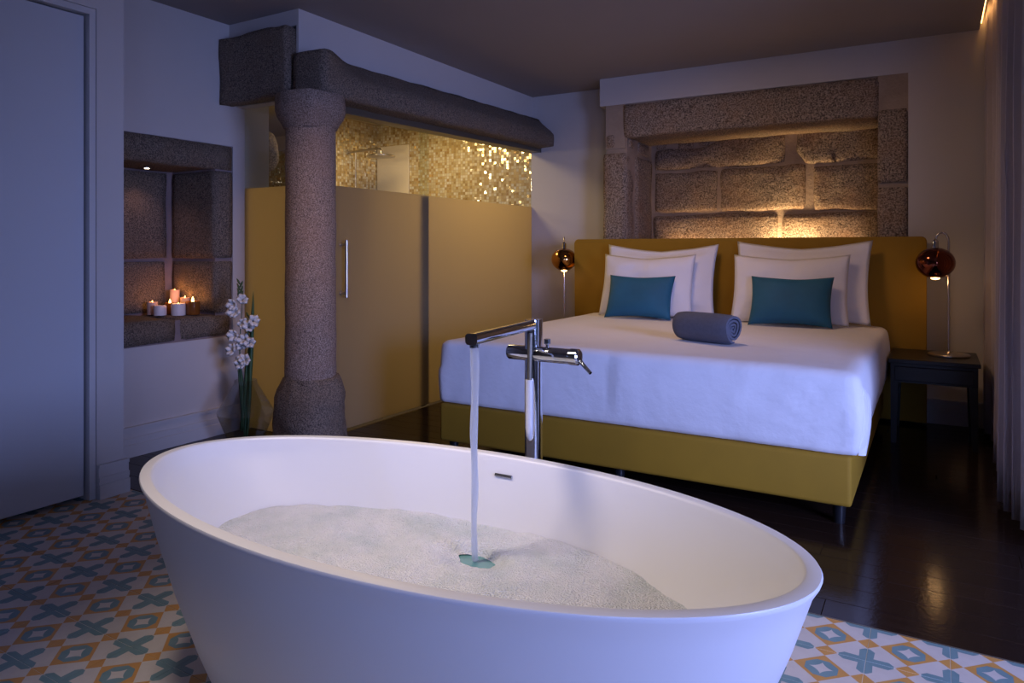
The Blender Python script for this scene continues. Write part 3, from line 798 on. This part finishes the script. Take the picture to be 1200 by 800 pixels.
# ================================================================== BATHTUB
TX, TY = -1.045, 1.342
tub = thing('bathtub', 'large oval white freestanding bathtub in the foreground', 'bathtub', (TX, TY, 0), TL(1.1))
def tubmesh():
    bm = bmesh.new()
    P = [(.585, .235, .0), (.632, .262, .012), (.705, .305, .14), (.770, .345, .28), (.825, .378, .42), (.862, .401, .532), (.874, .4085, .552), (.8765, .4095, .5585), (.874, .408, .5625),
         (.850, .384, .5640), (.846, .380, .5625), (.842, .376, .556), (.815, .362, .52), (.735, .338, .45), (.650, .315, .38), (.590, .285, .28), (.52, .24, .17), (.44, .19, .125), (.25, .10, .11), (.03, .012, .105)]
    # smooth interpolation between rings
    Q = []
    for (a0, b0, z0), (a1, b1, z1) in zip(P, P[1:]):
        n = 4 if abs(z1-z0) > .03 else 1
        for k in range(n): t = k/n; Q.append((a0+(a1-a0)*t, b0+(b1-b0)*t, z0+(z1-z0)*t))
    Q.append(P[-1]); seg = 128; rings = []
    for a, b, z in Q:
        rings.append([bm.verts.new((a*math.cos(2*PI*k/seg), b*math.sin(2*PI*k/seg), z)) for k in range(seg)])
    for A, B in zip(rings, rings[1:]):
        for k in range(seg): bm.faces.new((A[k], A[(k+1)%seg], B[(k+1)%seg], B[k]))
    bm.faces.new(rings[0][::-1]); bm.faces.new(rings[-1]); return bm
link('shell', tubmesh(), 'tub', tub, smooth=True, auto=50)
ov = link('overflow_slot', bx(-.028, .028, -.003, .003, -.0045, .0045, .002, 2), 'chrome', tub, loc=(.02, .3585, .515)); ov.rotation_euler = (TL(-25), 0, 0)
link('slit', bx(-.024, .024, -.0045, -.0028, -.0022, .0022), 'slit', ov)
# foam and water
FX, FY = -.985, 1.484
def foam():
    bm = bmesh.new(); seg = 96; nr = 34; rings = []; hx, hy = FX-TX, FY-TY
    for r in range(nr+1):
        s = r/nr; rg = []
        for k in range(seg):
            a = 2*PI*k/seg
            ox, oy = .658*math.cos(a), .3185*math.sin(a)
            ix, iy = hx+.045*math.cos(a)*(1+.2*math.sin(3*a)), hy+.030*math.sin(a)
            x, y = ix+(ox-ix)*s, iy+(oy-iy)*s
            z = .388+.012*noise.noise(Vector((x*5, y*5, 1)))+.005*noise.noise(Vector((x*19, y*19, 2)))+.002*noise.noise(Vector((x*60, y*60, 5)))
            z -= .016*(1-smoothstep(0, .12, s))
            rg.append(bm.verts.new((x, y, z)))
        rings.append(rg)
    for A, B in zip(rings, rings[1:]):
        for k in range(seg): bm.faces.new((A[k], A[(k+1)%seg], B[(k+1)%seg], B[k]))
    bmesh.ops.recalc_face_normals(bm, faces=bm.faces)
    return bm
fo = link('bath_foam', foam(), 'foam', smooth=True, loc=(TX, TY, 0)); fo.rotation_euler = (0, 0, TL(1.1)); fo['kind'] = 'stuff'; fo['label'] = 'white sparkling bath foam filling the bathtub'; fo['category'] = 'foam'
wa = link('bath_water', lathe(bmesh.new(), [(.01, .368), (.6, .368), (.6, .366)], 64, (0, 0), 1, .47), simple('teal bath water', (.12, .30, .30), .06), smooth=True, auto=30, loc=(TX, TY, 0)); wa.rotation_euler = (0, 0, TL(1.1)); wa['kind'] = 'stuff'
wa['label'] = 'teal clear water showing where the stream lands in the foam'; wa['category'] = 'water'

# ================================================================== FAUCET
CX, CY = -1.025, 1.862
fc = thing('bath_faucet', 'tall chrome floor standing bath faucet behind the tub', 'faucet', (CX, CY, 0))
link('floor_plate', lathe(bmesh.new(), [(.055, 0), (.055, .012), (.03, .016)], 32), 'chrome', fc, smooth=True, auto=40)
def capsule_post(w, d, z0, z1, cy=0, n=10, cx=0):
    bm = bmesh.new(); pts = []
    r = w/2
    for k in range(n+1): a = PI*k/n; pts.append((cx+r*math.cos(a), cy+d/2-r+r*math.sin(a)))
    for k in range(n+1): a = PI+PI*k/n; pts.append((cx+r*math.cos(a), cy-d/2+r+r*math.sin(a)))
    A = [bm.verts.new((x, y, z0)) for x, y in pts]; B = [bm.verts.new((x, y, z1)) for x, y in pts]; m = len(pts)
    bm.faces.new(A[::-1]); bm.faces.new(B)
    for k in range(m): bm.faces.new((A[k], A[(k+1)%m], B[(k+1)%m], B[k]))
    return bm
link('column', capsule_post(.046, .062, .012, .938), 'chrome', fc, smooth=True, auto=40)
# spout: flat capsule bar running out over the bath, body along -Y with a small swing
tip = Vector((FX-CX, FY-CY, 0)); sp_len = tip.length
b = bmesh.new(); n = 10; A = []; B = []
hw, hh = .017, .0145
for k in range(24):
    a = 2*PI*k/24; x = hw*math.copysign(abs(math.cos(a))**.6, math.cos(a)); z = hh*math.copysign(abs(math.sin(a))**.6, math.sin(a))
    A.append(b.verts.new((x, 0, z))); B.append(b.verts.new((x, -sp_len-.018, z)))
for k in range(24): b.faces.new((A[k], A[(k+1)%24], B[(k+1)%24], B[k]))
b.faces.new(A[::-1]); b.faces.new(B)
bmesh.ops.recalc_face_normals(b, faces=b.faces)
spt = link('spout', b, 'chrome', fc, smooth=True, auto=40, loc=(0, -.0, .923)); spt.rotation_euler = (0, 0, math.atan2(tip.x, -tip.y))
o = link('aerator', lathe(bmesh.new(), [(.012, -.022), (.013, -.012), (.013, 0)], 20, (0, -sp_len)), 'chrome', spt, smooth=True, auto=40)
link('mixer_body', tube(bmesh.new(), [(-.078, -.012, .838), (-.074, -.012, .838), (.125, -.012, .838), (.129, -.012, .838)], [.019, .022, .022, .019], 28), 'chrome', fc, smooth=True, auto=40)
lv = link('lever', tube(bmesh.new(), [(.128, -.012, .838), (.152, -.012, .838), (.156, -.012, .838)], [.0235, .0235, .019], 28), 'chrome', fc, smooth=True, auto=40)
link('lever_pin', tube(bmesh.new(), [(.150, -.014, .835), (.200, -.035, .800)], [.006, .005], 12), 'chrome', lv, smooth=True, auto=50)
link('diverter_knob', tube(bmesh.new(), [(.052, -.012, .858), (.052, -.012, .868), (.052, -.012, .870), (.052, -.012, .884)], [.005, .005, .010, .010], 16), 'chrome', fc, smooth=True, auto=40)
hs = link('hand_shower', tube(bmesh.new(), [(.006, -.036, .590), (.006, -.036, .600), (.006, -.036, .625), (.006, -.036, .765)], [.005, .010, .0125, .0125], 20), simple('pale chrome', (.82, .82, .85), .25, .4), fc, smooth=True, auto=60)
hs['label'] = 'pale slim hand shower'
link('hose', tube(bmesh.new(), [(.006, -.036, .765), (.006, -.036, .78), (.006, -.033, .86), (.006, -.031, .90)], .0075, 12), 'dark_steel', fc, smooth=True, auto=60)
# falling stream
pts = []; rs = []
for k in range(30):
    s = k/29; z = .900-(.900-.372)*s
    pts.append((.0035*math.sin(s*13)*s, .002*math.sin(s*9), z)); rs.append(.0105-.0035*s+.0008*math.sin(s*21))
ws = link('water_stream', tube(bmesh.new(), pts, rs, 16), 'stream', smooth=True, loc=(FX, FY, 0)); tag(ws, 'thin stream of water falling from the spout into the foam', 'water')

# ================================================================== CANDLES
def candle(x, y, r, h, wax, label, flames=1, cup=False, fh=.018):
    t = thing('candle', label, 'candle', (x, y, .7445), 0, 'candles in the stone niche')
    if cup:
        link('cup', lathe(bmesh.new(), [(r*.92, 0), (r, .006), (r, h), (r-.003, h), (r-.004, h-.016)], 32, caps=(True, False)), 'amber', t, smooth=True, auto=50)
        link('wax', lathe(bmesh.new(), [(r-.0045, .006), (r-.0045, h-.014), (.002, h-.016)], 28), simple('amber lit wax', (.8, .34, .1), .5), t, smooth=True, auto=50); top = h-.015
    else:
        bm = bmesh.new(); lathe(bm, [(r*.97, 0), (r, .004), (r, h-.004), (r*.96, h), (r*.86, h-.001), (r*.8, h-.007), (.002, h-.008)], 28)
        for v in bm.verts:
            if v.co.z > h-.006 and math.hypot(v.co.x, v.co.y) > r*.84: v.co.z += .004*noise.noise(Vector((v.co.x*60, v.co.y*60, x*10)))
        link('wax', bm, wax, t, smooth=True, auto=50); top = h-.008
    for k in range(flames):
        dx = 0 if flames == 1 else (-.35+.7*k)*r
        link('wick', tube(bmesh.new(), [(dx, 0, top), (dx, 0, top+.009)], .0012, 6), 'wick', t)
        link('flame', lathe(bmesh.new(), [(.0008, top+.006), (.0042*fh/.018, top+.006+fh*.28), (.0030*fh/.018, top+.006+fh*.6), (.0004, top+.006+fh)], 12, (dx, 0)), 'flame', t, smooth=True)
        point('candle_light', (x+dx, y, .7445+top+.006+fh+.012), .11, (1, .42, .12), .008)
candle(-4.17, 2.680, .031, .078, 'candle_rose', 'rose tinted candle at the far left of the group', fh=.012)
candle(-4.08, 2.672, .037, .060, 'candle_wax', 'short plain white candle in front at the left of the group', flames=0)
candle(-4.175, 2.835, .029, .145, 'candle_rose', 'tallest pillar candle at the back of the group', fh=.010)
candle(-4.115, 2.762, .030, .070, 'candle_wax', 'amber cup candle half hidden behind the front white one', cup=True, fh=.034)
candle(-3.985, 2.730, .041, .072, 'candle_wax', 'wide white candle in the front middle of the group', fh=.010)
candle(-3.955, 2.808, .042, .082, 'candle_wax', 'large dark amber cup candle with tall flame at the right', cup=True, fh=.040)
candle(-4.085, 2.845, .028, .098, 'candle_rose', 'rose candle just behind the large amber cup candle', fh=.016)

# ================================================================== VASE AND GLADIOLI
VX, VY = -3.53, 2.86
vp = [(.095, .003), (.105, .02), (.165, .17), (.170, .18), (.070, .350), (.066, .372)]
inner = [(r-.004, max(z, .012)) for r, z in vp[::-1]]
vs = link('glass_vase', lathe(bmesh.new(), vp+inner, 10, (0, 0)), 'vase_glass', smooth=True, auto=15, loc=(VX, VY, 0)); tag(vs, 'faceted clear glass vase on the floor by the niche wall', 'vase')
def blade(bm, p0, p1, w, bend=(0, 0, 0), n=10):
    p0, p1, bend = Vector(p0), Vector(p1), Vector(bend); d = (p1-p0).normalized(); s = d.cross(Vector((.5, -.86, 0))).normalized(); nrm = s.cross(d); rows = []
    for k in range(n+1):
        t = k/n; p = p0.lerp(p1, t)+bend*math.sin(PI*t); ww = w*(math.sin(PI*(.12+.88*t))**.6 if t < 1 else 0)+.0004
        rows.append([bm.verts.new(q) for q in (p-s*ww, p+nrm*.003, p+s*ww, p-nrm*.0015)])
    for a, b in zip(rows, rows[1:]):
        for k in range(4): bm.faces.new((a[k], a[(k+1)%4], b[(k+1)%4], b[k]))
    bm.faces.new(rows[0][::-1]); bm.faces.new(rows[-1])
def blossom(seed, r=.038):
    rnd = random.Random(seed); bm = bmesh.new(); n = 6
    for k in range(n):
        a = 2*PI*k/n+rnd.uniform(-.2, .2); rows = []; rr = r*rnd.uniform(.85, 1.15); m = 6
        for j in range(m+1):
            t = j/m; rad = .004+rr*t; z = .034*math.sin(t*1.7)+.004*rnd.uniform(-1, 1)*t; w = rr*.62*math.sin(PI*min(.97, .12+.85*t))
            c, s = math.cos(a), math.sin(a)
            rows.append([bm.verts.new((rad*c-q*w*s, rad*s+q*w*c, z-.006*abs(q)+dz)) for q, dz in ((-1, 0), (0, .003), (1, 0), (0, -.0006))])
        for A, B in zip(rows, rows[1:]):
            for q in range(4): bm.faces.new((A[q], A[(q+1)%4], B[(q+1)%4], B[q]))
        bm.faces.new(rows[0][::-1]); bm.faces.new(rows[-1])
    return bm
view = Vector((3.5, -2.9, .3)).normalized(); side = Vector((.861, .509, 0))
def gladiolus(label, x0, x1, top, heads, leaf):
    t = thing('gladiolus', label, 'flower', (VX, VY, .02), 0, 'white gladioli in the glass vase')
    P0 = side*x0*.3+Vector((0, 0, 0)); P1 = side*x1+Vector((0, 0, top-.02))
    pts = [P0.lerp(P1, k/14)+side*(.012*math.sin(k*.6)) for k in range(15)]
    link('stem', tube(bmesh.new(), pts, [.007-.0004*k for k in range(15)], 8), 'leaf', t, smooth=True)
    b = bmesh.new()
    for a0, a1, w in leaf: blade(b, side*a0[0]+Vector((0, 0, a0[1])), side*a1[0]+Vector((.01, 0, a1[1])), w, (.008, 0, 0))
    link('leaf', b, 'leaf', t, smooth=True)
    b = bmesh.new()
    for k in range(7):
        z = top-.02-.018*k; f = z/(top-.02); p = P0.lerp(P1, f)
        blade(b, p, p+side*(.018 if k % 2 else -.018)+Vector((0, 0, .035+.004*k)), .006, n=5)
    link('bud', b, 'leaf', t, smooth=True)
    for i, (dx, z) in enumerate(heads):
        f = z/(top-.02); p = P0.lerp(P1, f)+side*dx+view*.02
        o = link('blossom', blossom(i*7+int(top*100), .032+.003*(i % 3)), 'petal', t, smooth=True, loc=p)
        dirv = (view+side*(dx*14)+Vector((0, 0, random.uniform(-.2, .4)))).normalized()
        o.rotation_euler = dirv.to_track_quat('Z', 'Y').to_euler()
gladiolus('taller white gladiolus spike leaning left in the glass vase', -.03, -.036, .94,
          [(.012, .825), (-.035, .80), (-.030, .755), (.010, .69), (-.035, .62), (-.05, .53), (.0, .56)],
          [((-.02, .06), (-.045, .50), .012), ((-.015, .05), (-.055, .44), .010)])
gladiolus('shorter white gladiolus spike at the right in the glass vase', .01, .02, .74,
          [(.022, .70), (.0, .665), (-.02, .585), (.005, .575), (-.018, .47), (-.035, .455)],
          [((0, .06), (.038, .88), .015), ((.01, .05), (.02, .60), .012), ((-.03, .05), (.0, .50), .012)])
